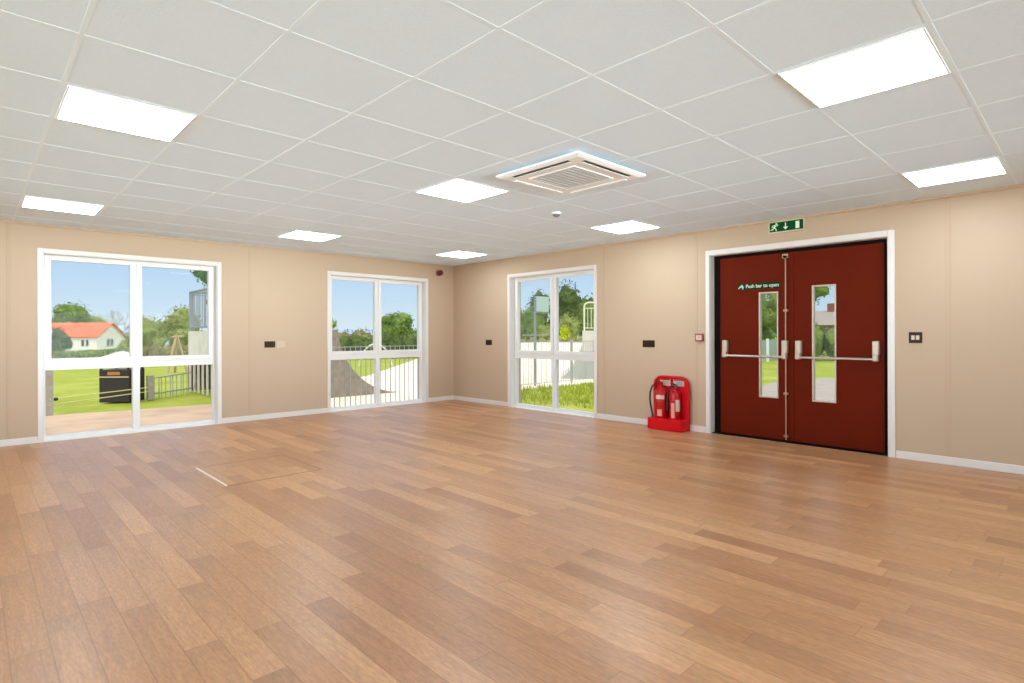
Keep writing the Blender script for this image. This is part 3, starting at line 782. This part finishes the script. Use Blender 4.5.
# ---- foliage builder
def rnd_unit():
    while True:
        v = Vector((random.uniform(-1, 1), random.uniform(-1, 1), random.uniform(-1, 1)))
        if .05 < v.length < 1: return v.normalized()
def foliage_mb(lumps, nleaf, leaf):
    """lumps: (centre, (rx, ry, rz)); an uneven mass plus leaves standing off its surface"""
    b = MB()
    tot = sum(l[1][0] * l[1][2] for l in lumps)
    for c, rad in lumps:
        c = Vector(c)
        bm = bmesh.new(); bmesh.ops.create_icosphere(bm, subdivisions=3, radius=1)
        off = Vector((random.uniform(0, 9), random.uniform(0, 9), random.uniform(0, 9)))
        from mathutils import noise as mn
        vs = []
        for v in bm.verts:
            k = .80 + .22 * mn.noise(v.co * 1.9 + off) + .16 * mn.noise(v.co * 4.5 + off)
            vs.append(c + Vector((v.co.x * rad[0], v.co.y * rad[1], v.co.z * rad[2])) * k)
        fs = [tuple(q.index for q in f.verts) for f in bm.faces]
        bm.verts.index_update(); b.add(vs, fs); bm.free()
        for _ in range(int(nleaf * rad[0] * rad[2] / tot)):
            d = rnd_unit(); k = random.uniform(.72, 1.12)
            p = c + Vector((d.x * rad[0], d.y * rad[1], d.z * rad[2])) * k
            n = (d + rnd_unit() * .8).normalized(); a = n.cross(rnd_unit()).normalized(); q = n.cross(a)
            s = leaf * random.uniform(.5, 1.2)
            b.add([p - a * s, p - q * s * .5, p + a * s, p + q * s * .5], [(0, 1, 2, 3)])
    return b
def tree(name, x, y, h, cr, m, label, cat='tree', trunk=.35, n=7, nleaf=1500, group=None, squash=.8, core=None, low=None):
    z = gz(x, y) - .05
    r = empty(name, (x, y, z), label, cat, group)
    lo = h * trunk if low is None else low
    lumps = [((x, y, z + (h + lo) / 2), (cr * .8, cr * .8, (h - lo) / 2 * .92))]
    for k in range(n):
        a = 2 * PI * k / n + random.uniform(-.3, .3); t = random.uniform(.15, .8)
        rr_ = cr * random.uniform(.35, .52); q = cr * (.62 if t < .6 else .38)
        zz = z + lo + (h - lo) * t
        lumps.append(((x + q * math.cos(a), y + q * math.sin(a), zz), (rr_, rr_, rr_ * squash)))
    o = foliage_mb(lumps, nleaf, max(.12, cr * .075)).build('foliage', m, r)
    b = MB().tube([(x, y, z), (x + .03 * h, y, z + h * .3), (x, y + .02 * h, z + h * .75)], [h * .035, h * .026, h * .012], 8)
    for k in range(4):
        a = k * 1.7; b.tube([(x, y, z + h * .32), (x + cr * .5 * math.cos(a), y + cr * .5 * math.sin(a), z + h * .6)], [h * .014, h * .006], 6)
    b.build('trunk', M_bark, r, smooth=True)
    return r
def hedge(name, p0, p1, h, th, m, label, nleaf=1500, leaf=.15, group=None, top=.06):
    A = Vector((*p0, 0)); B = Vector((*p1, 0)); L_ = (B - A).length; n = max(3, int(L_ / (h * .55)))
    lumps = []
    for k in range(n + 1):
        c = A.lerp(B, k / n); z = gz(c.x, c.y); hh = h * random.uniform(1 - top * 2, 1 + top)
        lumps.append(((c.x, c.y, z + hh * .48), (L_ / n * .95, th, hh * .58)))
    return tag(foliage_mb(lumps, nleaf, leaf).build(name, m), label, 'hedge', group)

# ---- seen through the leftmost window
# house: ridge runs away to the left, gable faces right
hz0 = -3.4
EV, RG = 1.15, 3.35
rdir = Vector((10.55 - 17.31, 128.58 - 117.91, 0)).normalized()     # ridge direction (to the left and back)
g0 = Vector((15.04, 114.54, 0)); g1 = Vector((19.76, 119.72, 0))      # gable wall ends
Lh = 20
hs = empty('white_house', (g0.x, g0.y, hz0), 'distant white rendered house with an orange tiled roof across the field', 'house')
gm = (g0 + g1) / 2
def up(v, z): return (v.x, v.y, z)
rd = (Vector((-.62, .78, 0))).normalized()
b = MB().prism([up(g0, hz0), up(g1, hz0), up(g1, EV - .2), up(gm, RG - .25), up(g0, EV - .05)], rd * Lh)
b.build('wall', M_hwall, hs)
b = MB(); ov = .35
nrm = (g1 - g0).normalized()
for a, e_ in ((g0 - nrm * ov, -.25), (g1 + nrm * ov, -.45)):
    p = [Vector(up(gm, RG)), Vector(up(a, EV + e_ + .0)), Vector(up(a, EV + e_ - .16)), Vector(up(gm, RG - .16))]
    b.prism([q - rd * .4 for q in p], rd * (Lh + .8))
rf = b.build('roof', M_roof, hs)
def hwin(base, along, s, z0, z1, w_, parent):
    out = Vector((along.y, -along.x, 0))
    for q in (-1, 1):
        c = base + along * (s + q * w_ * .95)
        a_, b_ = c - along * w_ / 2, c + along * w_ / 2
        f = MB().prism([up(a_, z0), up(b_, z0), up(b_, z1), up(a_, z1)], out * .08).build('window', M_hglass, parent)
hwin(g0 - nrm.cross(Vector((0, 0, 1))) * 0, -rd, -2.2, -.75, .45, .45, hs)
hwin(g0, nrm, 3.1, -.75, .55, .5, hs)
tree('broad_tree', 15.6, 150, 12.3, 4.4, M_leaf['mid'], 'tall rounded tree rising behind the orange roofed house', nleaf=1500, n=9)
tree('broad_tree', 13.6, 168, 10.6, 4.0, M_leaf['dark'], 'dark lower tree behind the left end of the house')
tree('broad_tree', 21.6, 166, 10.4, 3.8, M_leaf['olive'], 'small olive tree behind the house roof, right of the tallest')
# bare tree
bz = gz(23, 146)
bt = empty('bare_tree', (22.6, 145, bz), 'thin leafless tree beside the gable of the distant house', 'tree')
b = MB(); random.seed(9)
def branch(b, p, d, L_, r, lv):
    q = p + d * L_; b.tube([p, q], [r, r * .6], 5)
    if lv == 0: return
    for _ in range(3):
        branch(b, q, (d + rnd_unit() * .75 + Vector((0, 0, .15))).normalized(), L_ * .68, r * .55, lv - 1)
branch(b, Vector((22.6, 145, bz)), Vector((0, 0, 1)), 3.6, .26, 5)
b.build('branches', mat('pale_twigs', (160, 158, 148), .9), bt)
tree('round_bush', 9.3, 108.6, 5.6, 1.9, M_leaf['dark'], 'dark green bush at the left corner of the distant house', 'bush', trunk=.05)
tree('round_bush', 18.3, 106, 3.5, 1.9, M_leaf['olive'], 'olive green bush right of the distant house', 'bush', trunk=.05)
hedge('field_hedge', (4, 93), (21, 82), 1.5, .9, M_leaf['hedge'], 'long clipped hedge in front of the distant house', 2600, .16, top=.03)
tree('round_bush', 13.2, 69, 5.0, 2.0, M_leaf['olive'], 'left of two wide olive bushes in the left window view', 'bush', trunk=.05, nleaf=1700)
tree('round_bush', 19.2, 79.5, 6.7, 2.9, M_leaf['olive'], 'wide olive bush at right in the left window view', 'bush', trunk=.05, nleaf=1700)
hedge('field_hedge', (10.8, 61.5), (19, 57.5), 1.6, .7, M_leaf['brown'], 'low brownish hedge before the olive bushes', 1500, .14, top=.04)
tree('broad_tree', 12.9, 44.2, 7.7, 1.8, M_leaf['blue'], 'tree above the tall ramp railing in the left window view', low=5.1, n=8, nleaf=900)
# litter bin
bc = (2.36, 14.60)
lb = empty('litter_bin', (bc[0], bc[1], GZ), 'dark brown litter bin with pale pitched lid on the grass', 'litter bin')
ang = math.radians(-43.9)
def rotbox(b, cx, cy, hx, hy, z0, z1, a=ang):
    c, s_ = math.cos(a), math.sin(a)
    p = [(cx + c * u - s_ * v, cy + s_ * u + c * v, z0) for u, v in ((-hx, -hy), (hx, -hy), (hx, hy), (-hx, hy))]
    return b.prism(p, (0, 0, z1 - z0))
rotbox(MB(), *bc, .315, .26, GZ, .44).build('bin_body', M_bin, lb, bevel=.012)
for u, v in ((-1, -1), (1, -1), (1, 1), (-1, 1)):
    c, s_ = math.cos(ang), math.sin(ang); x = bc[0] + c * u * .285 - s_ * v * .23; y = bc[1] + s_ * u * .285 + c * v * .23
    rotbox(MB(), x, y, .02, .02, .44, .66).build('lid_post', M_bin, lb)
b = MB(); c, s_ = math.cos(ang), math.sin(ang)
rotbox(b, *bc, .35, .29, .66, .685)
q = [(bc[0] + c * u - s_ * v, bc[1] + s_ * u + c * v, .685) for u, v in ((-.35, -.29), (.35, -.29), (.35, .29), (-.35, .29))]
b.add(q + [(bc[0], bc[1], .84)], [(0, 1, 4), (1, 2, 4), (2, 3, 4), (3, 0, 4), (3, 2, 1, 0)])
b.build('pitched_lid', mat('pale_grey_lid', (206, 208, 210), .5), lb)
fr = (bc[0] + s_ * .263, bc[1] - c * .263)
rotbox(MB(), *fr, .13, .006, .33, .40).build('label_plate', mat('orange_brown_plate', (176, 112, 66), .6), lb)
rotbox(MB(), *fr, .315, .006, .28, .30).build('pale_band', mat('cream_band', (214, 200, 150), .6), lb)
# knee rail fence: post A to post B, then low bike rail
kr = empty('knee_rail_fence', (1.0, 12.86, GZ), 'low wire knee rail with a grey end post before the field', 'fence')
MB().box(.94, 1.05, 12.80, 12.91, GZ, .62).build('post', M_post, kr, bevel=.008)
MB().lathe([(.001, -.035), (.03, -.02), (.036, 0), (.03, .02), (.001, .035)], (1.09, 12.83, .04), 12).build('post_knob', M_black, kr, smooth=True)
b = MB().tube([(1.0, 12.80, .05), (2.78, 14.36, .03)], .011, 6).tube([(1.0, 12.80, -.05), (2.78, 14.36, -.06)], .011, 6)
b.build('rail', mat('pale_rail_wire', (206, 196, 140), .6), kr)
br = empty('low_metal_railing', (2.84, 14.45, GZ), 'low grey metal railing with timber end post on the grass', 'railing')
MB().box(2.78, 2.91, 14.38, 14.51, GZ, .29).build('post', M_post, br, bevel=.008)
pB = Vector((2.85, 14.45, 0)); pC = Vector((3.84, 15.20, 0))
b = MB().tube([(pB.x, pB.y, .22), (pC.x, pC.y, .27)], .018, 8).tube([(pB.x, pB.y, -.12), (pC.x, pC.y, -.11)], .018, 8)
b.build('rail', M_gal, br, smooth=True)
b = MB()
for k in range(7):
    for dd in (-.02, .035) if k % 2 else (0,):
        c = pB.lerp(pC, (k + .6) / 7.4 + dd); b.tube([(c.x, c.y, -.24), (c.x, c.y, .25)], .010, 6)
b.build('uprights', M_gal, br)
# timber A-frame far on the field
az = gz(6.9, 29.6)
af = empty('timber_climbing_frame', (6.9, 29.6, az), 'small timber A-shaped climbing frame far out on the field', 'climbing frame')
for o1, o2 in (((-.42, -.2), (0, 0)), ((.5, .2), (.02, 0)), ((.02, .35), (.02, 0))):
    MB().tube([(6.85 + o1[0], 29.5 + o1[1], az - .05), (6.85 + o2[0], 29.5 + o2[1], az + 1.72)], .055, 8).build('pole', mat('pale_timber_pole', (186, 166, 134), .8), af)
MB().tube([(6.6, 29.35, az + 1.62), (7.2, 29.7, az + 1.66)], .05, 8).build('crossbar', mat('pale_timber_pole', (186, 166, 134), .8), af)

# ---- skate ramps
def quarterpipe(name, foot, lip, back, y0, y1, top, label, panel, rail):
    """profile in x: curve from foot up to lip, flat deck to back; extruded y0..y1"""
    r = empty(name, ((foot + back) / 2, y0, GZ), label, 'skate ramp')
    g = GZ + .012; n = 14; H = top - g; Lr = abs(foot - lip); sgn = 1 if lip > foot else -1
    R_ = (Lr * Lr + H * H) / (2 * H)
    amax = math.asin(min(1, Lr / R_))
    cv = []
    for k in range(n + 1):
        a = amax * k / n; cv.append((foot + sgn * R_ * math.sin(a), g + R_ * (1 - math.cos(a))))
    prof = [(foot, g)] + cv[1:] + [(back, top), (back, g)]
    for yy in (y0, y1 - .03):
        MB().prism([(x, yy, z) for x, z in prof], (0, .03, 0)).build('side_panel', panel, r)
    b = MB()
    for (xa, za), (xb, zb) in zip(cv[:-1], cv[1:]):
        b.prism([(xa, y0 + .03, za), (xb, y0 + .03, zb), (xb, y0 + .03, zb - .025), (xa, y0 + .03, max(g, za - .025))], (0, y1 - y0 - .06, 0))
    b.build('riding_surface', M_rampw, r)
    MB().box(lip, back, y0 + .03, y1 - .03, top - .03, top).build('deck', M_rampw, r)
    bk = MB().box(back - .02 * sgn, back, y0 + .03, y1 - .03, .52, top - .03)
    for k in range(12):
        q = y0 + .08 + (y1 - y0 - .16) * k / 11; bk.box(back - .05 * sgn, back - .01 * sgn, q - .02, q + .02, g, .52)
    bk.build('back_panel', mat('ramp_back_panel', (222, 216, 208), .8, noise=(4, .08)), r)
    MB().tube([(lip, y0, top + .01), (lip, y1, top + .01)], .03, 8).build('coping', M_gal, r, smooth=True)
    # guard railing
    for seg in rail:
        (xa, ya), (xb, yb), hh, arch = seg
        A = Vector((xa, ya, top)); B = Vector((xb, yb, top)); n_ = max(2, int((B - A).length / .13))
        b = MB().tube([A + Vector((0, 0, hh)), B + Vector((0, 0, hh))], .026, 8).tube([A + Vector((0, 0, hh * .93)), B + Vector((0, 0, hh * .93))], .013, 6).tube([A + Vector((0, 0, .10)), B + Vector((0, 0, .10))], .018, 6)
        for k in range(n_ + 1):
            c = A.lerp(B, k / n_); b.tube([c + Vector((0, 0, .0 if k in (0, n_) else .10)), c + Vector((0, 0, hh))], .026 if k in (0, n_) else .011, 6)
        b.build('guard_railing', arch, r)
    return r
quarterpipe('skate_ramp', 7.62, 5.95, 3.95, 11.85, 15.9, 1.27, 'brown timber skate ramp with curved side outside the corner window', M_ply,
            [((3.99, 11.9), (3.99, 15.85), .98, M_lgal), ((4.05, 15.85), (5.6, 15.85), .98, M_lgal), ((4.05, 11.9), (5.15, 11.9), .98, M_lgal)])
# second ramp: a platform with a steep bank, seen side-on; built along its own axes (u across, v away)
rp0 = Vector((13.37, 11.73, 0)); ru = Vector((.63, -.777, 0)); rv = Vector((.777, .63, 0))
def RP(u, v, z): return rp0 + ru * u + rv * v + Vector((0, 0, z))
rp = empty('skate_ramp', (rp0.x, rp0.y, GZ), 'pale grey skate ramp and platform beyond the railings in right window', 'skate ramp')
g_ = GZ + .012; TP = 1.27
bank = [(0, g_), (.22, g_ + .16), (.42, g_ + .42), (.58, g_ + .72), (.70, g_ + 1.05), (.70, g_)]
MB().prism([RP(u, 0, z) for u, z in bank], rv * .04).build('bank_side', mat('grey_ramp_side', (168, 172, 166), .8, noise=(3, .06)), rp)
b = MB()
for (ua, za), (ub, zb) in zip(bank[:4], bank[1:5]):
    b.prism([RP(ua, .04, za), RP(ub, .04, zb), RP(ub, .04, zb - .03), RP(ua, .04, max(g_, za - .03))], rv * 3.2)
b.build('riding_surface', M_rampw, rp)
MB().prism([RP(.70, 0, g_), RP(1.65, 0, g_), RP(1.65, 0, .62), RP(.70, 0, .62)], rv * 3.24).build('platform_base', mat('grey_ramp_side', (168, 172, 166), .8), rp)
MB().prism([RP(.70, -.01, .62), RP(1.65, -.01, .62), RP(1.65, -.01, TP), RP(.70, -.01, TP)], rv * 3.26).build('platform', M_rampw, rp)
M_crail = mat('cream_rail', (222, 224, 208), .5)
b = MB()
def arc(h): return [RP(.76, .03, TP), RP(.76, .03, TP + h - .12), RP(.80, .03, TP + h - .03), RP(.90, .03, TP + h), RP(1.55, .03, TP + h)]
b.tube(arc(.88), .026, 8).tube([RP(1.60, .03, TP), RP(1.60, .03, TP + .88)], .026, 8)
for k in range(1, 8): b.tube([RP(.76 + k * .108, .03, TP + .08), RP(.76 + k * .108, .03, TP + .70)], .010, 6)
b.tube([RP(.78, .03, TP + .70), RP(1.58, .03, TP + .70)], .014, 6).tube([RP(.78, .03, TP + .08), RP(1.58, .03, TP + .08)], .014, 6)
b.build('guard_railing', M_crail, rp)
# plank joints on the brown side are texture; steel kick sheet on the pale one
# ---- vertical bar fence along the pad
fz0, fz1 = GZ, .97
ff = empty('bar_railing_fence', (4.5, 9.3, GZ), 'long grey vertical bar railing fence outside the corner windows', 'fence')
fpath = [Vector((4.5, 9.3, 0)), Vector((7.7, 9.3, 0)), Vector((9.4, 10.4, 0)), Vector((13.4, 10.4, 0))]
for A, B in zip(fpath[:-1], fpath[1:]):
    b = MB(); n_ = int((B - A).length / .10)
    for k in range(1, n_):
        c = A.lerp(B, k / n_); b.tube([(c.x, c.y, fz0 + .08), (c.x, c.y, fz1)], .0085, 6)
    for zz in (fz1 - .02, fz0 + .10): b.tube([(A.x, A.y, zz), (B.x, B.y, zz)], .009, 6)
    b.build('bar_panel', M_gal, ff)
for x, y in ((4.5, 9.3), (7.7, 9.3), (9.4, 10.4), (12.35, 10.4), (13.4, 10.4)):
    MB().box(x - .022, x + .022, y - .022, y + .022, fz0 - .02, fz1 + .02).build('post', M_gal, ff, bevel=.004)
# basketball post
bp_ = empty('basketball_post', (11.08, 10.62, GZ), 'grey basketball post with a pale teal backboard behind the railings', 'basketball hoop')
MB().tube([(11.08, 10.62, GZ), (11.08, 10.62, 2.20)], .032, 10).build('pole', mat('grey_pole', (140, 142, 146), .5), bp_, smooth=True)
MB().box(11.12, 11.62, 10.60, 10.63, 1.78, 2.20).build('backboard', M_teal, bp_, bevel=.006)
b = MB().tube([(10.92, 10.62, 2.16), (11.14, 10.62, 2.16)], .018, 6).tube([(10.92, 10.62, 2.16), (10.92, 10.62, 1.82)], .012, 6).tube([(10.92, 10.62, 1.82), (11.08, 10.62, 1.82)], .012, 6)
b.build('bracket', mat('dark_bracket', (84, 94, 106), .5), bp_)
for a_, z_ in ((10.60, 1.14), (11.0, 1.75)): MB().tube([(a_, 10.62, z_), (11.70, 10.62, z_)], .011, 6).build('cross_rail', M_gal, bp_)
# low pale bank closing the far side of the pad
q0, q1 = Vector((18.9, 20.9, 0)), Vector((21.3, 15.3, 0)); bdir = Vector((-.72, -.69, 0)); hv = Vector((0, 0, 1))
tag(MB().prism([q0 + hv * GZ, q0 + bdir * 2.6 + hv * (GZ + .012), q0 + bdir * .6 + hv * .70, q0 + hv * .76], q1 - q0).build('concrete_bank', M_conc), 'low pale concrete bank at the far side of the skate pad', 'skate bank')
# hoop rail and posts out on the grass by the pad
hr = empty('arched_rail', (13.0, 22.2, GZ), 'pale arched hoop rail standing out on the grass', 'rail')
A = Vector((12.43, 22.73, 0)); B = Vector((13.5, 21.75, 0)); pts = []
for k in range(13):
    t_ = k / 12; c = A.lerp(B, t_); pts.append((c.x, c.y, GZ + 1.0 * math.sin(PI * t_) ** .5 if 0 < t_ < 1 else GZ))
MB().tube(pts, .035, 8).build('hoop', mat('pale_hoop', (224, 224, 214), .5), hr, smooth=True)

# ---- trees in the corner window
tree('broad_tree', 20.9, 43.9, 3.4, 1.15, M_leaf['light'], 'small light green tree above the brown ramp', low=1.0, nleaf=900)
hedge('field_hedge', (15.6, 33.4), (20.4, 29.2), 1.42, .5, M_leaf['dark'], 'dark hedge left of the big round tree in corner window', 1500, .10)
hedge('field_hedge', (16.8, 40.5), (20.2, 36.6), 1.9, .5, M_leaf['brown'], 'brownish taller hedge behind the dark hedge', 1200, .12)
tree('broad_tree', 24.6, 38.9, 3.35, 1.75, M_leaf['mid'], 'large rounded green tree in the corner window', low=.3, nleaf=2600, n=9)
tree('broad_tree', 31.5, 43.0, 3.9, 2.0, M_leaf['light'], 'lighter tree behind the right of the rounded tree, corner window', low=.3, nleaf=1400)
# hills
b = MB(); random.seed(11)
N_ = 40; top = []
for k in range(N_ + 1):
    a = math.radians(35 + 50 * k / N_); R_ = 430
    x, y = R_ * math.cos(a), R_ * math.sin(a)
    h_ = 4.0 + 2.8 * math.sin(k * .5) * math.sin(k * .23 + 1) + random.uniform(-.4, .4)
    top.append((x, y, h_))
vs = []; fs = []
for (x, y, h_) in top:
    vs += [(x * .94, y * .94, -14), (x, y, h_), (x * 1.12, y * 1.12, -14)]
for k in range(N_):
    q = 3 * k; fs += [(q, q + 3, q + 4, q + 1), (q + 1, q + 4, q + 5, q + 2)]
tag(MB().add(vs, fs).build('distant_hills', M_hill), 'low hills on the horizon, coloured blue for haze', 'hills', kind='structure')

# ---- trees in the right wall window
random.seed(21)
tree('broad_tree', 46.0, 39.5, 7.3, 2.3, M_leaf['dark'], 'tallest dark green tree in the right wall window', low=.8, nleaf=2600, n=10)
tree('broad_tree', 54.0, 51.0, 7.6, 1.8, M_leaf['dark'], 'dark tree just left of the tallest tree, behind the mullion', low=1.0, nleaf=1300)
tree('broad_tree', 52.5, 41.5, 6.2, 2.1, M_leaf['dark'], 'lower dark tree to the right of the tallest tree', low=.3, nleaf=1500)
tree('broad_tree', 42.0, 33.0, 4.9, 1.7, M_leaf['mid'], 'mid green tree behind the pale ramp railing', low=.4, nleaf=1400)
tree('broad_tree', 34.6, 36.0, 4.2, 1.6, M_leaf['mid'], 'green tree at the left side of right wall window', low=.3, nleaf=1400)
tree('broad_tree', 41.5, 40.0, 4.9, 1.7, M_leaf['mid'], 'green tree behind the teal backboard', low=.3, nleaf=1400)
tree('round_bush', 31.4, 33.9, 2.9, 1.0, M_leaf['olive'], 'olive bush at left edge of the right wall window', 'bush', trunk=.05)
tree('round_bush', 35.8, 32.9, 2.4, 1.0, M_leaf['olive'], 'olive bush below the teal backboard', 'bush', trunk=.05)
tree('broad_tree', 38.9, 33.2, 3.4, 1.3, M_leaf['olive'], 'olive green tree directly behind the yellow-green bush', low=.1, nleaf=1300)
hedge('field_hedge', (25.6, 29.4), (37.8, 20.6), 1.22, .45, M_leaf['brown'], 'low brownish hedge at the back of the concrete pad', 2600, .10)
tree('round_bush', 31.8, 27.4, 2.1, .52, M_leaf['yellow'], 'bright yellow-green rounded bush beyond the railings', 'bush', trunk=.04, nleaf=900, n=6)
# grass strip in front of the fence: loose taller tufts and soil by the wall
b = MB(); random.seed(5)
for _ in range(5200):
    x = random.uniform(6.9, 13.5); y = random.uniform(6.0, 10.2)
    if x < 7.9 + (10.2 - y) * .25 + random.uniform(-.3, .3): continue
    h_ = random.uniform(.04, .13) * (1.7 if y > 9.4 and x < 11 else 1); a = random.uniform(0, PI); d_ = Vector((math.cos(a), math.sin(a), 0)) * .014
    p = Vector((x, y, GZ - .02)); t_ = p + Vector((random.uniform(-.05, .05), random.uniform(-.05, .05), h_))
    b.add([p - d_, p + d_, t_], [(0, 1, 2)])
tag(b.build('grass_tufts', grassy('tuft_green', (120, 138, 44), (150, 164, 56), (184, 180, 92), 6)), 'loose grass tufts between the building and the railings', 'grass', kind='stuff')
slab('soil_strip', [(WX + T, 5.45), (7.4, 5.7), (7.7, 7.0), (7.9, 8.2), (7.8, 9.6), (7.5, 9.9), (WX + T, 8.4)], M_soil, GZ + .009, 'dry soil edging strip under the right wall window', 'soil strip')

# ---- outside the doors
random.seed(33)
tree('broad_tree', 44.0, 18.9, 6.4, 1.8, M_leaf['mid'], 'leafy tree seen in the left door glass, left one', low=.2, nleaf=1800)
tree('broad_tree', 50.6, 18.9, 7.4, 2.0, M_leaf['olive'], 'leafy tree seen in the left door glass, right one', low=.2, nleaf=1800)
tree('broad_tree', 41.0, 13.9, 6.6, 1.6, M_leaf['mid'], 'tree with leafy high branches seen in the right door glass', low=3.0, nleaf=700, n=7)
hedge('garden_hedge', (31.0, 11.1), (35.0, 5.0), 1.85, .6, M_leaf['hedge'], 'tall green hedge seen through the right door glass', 2600, .10, top=.03)
pf = empty('panel_fence', (29.0, 12.6, GZ), 'grey panel fence seen through the left door glass', 'fence')
b = MB()
for k in range(22):
    y = 12.7 - k * .105; x = 28.95 + k * .04
    b.box(x - .012, x + .012, y - .045, y + .045, GZ + .05, .84)
b.tube([(28.97, 12.8, .6), (29.85, 10.4, .6)], .03, 6).tube([(28.97, 12.8, .0), (29.85, 10.4, .0)], .03, 6)
b.build('panel', mat('blue_grey_fence', (150, 162, 168), .7), pf)
MB().box(28.4, 28.5, 11.28, 11.38, GZ, .90).build('post', mat('white_post', (222, 226, 228), .6), pf)
bh = empty('distant_bungalow', (60, 18, GZ), 'distant house with grey roof and chimney above the hedge', 'house')
MB().box(58, 66, 14.5, 21.5, GZ - .3, 1.9).build('wall', mat('brown_brick', (150, 120, 100), .9, noise=(3, .1)), bh)
MB().prism([(57.6, 14.0, 1.9), (66.4, 14.0, 1.9), (62, 14.0, 3.4)], (0, 8, 0)).build('roof', mat('grey_roof_tiles', (158, 148, 140), .9, noise=(2, .1)), bh)
MB().box(61.6, 62.4, 17.9, 18.7, 3.0, 4.1).build('chimney', mat('red_brick', (150, 92, 74), .9), bh)
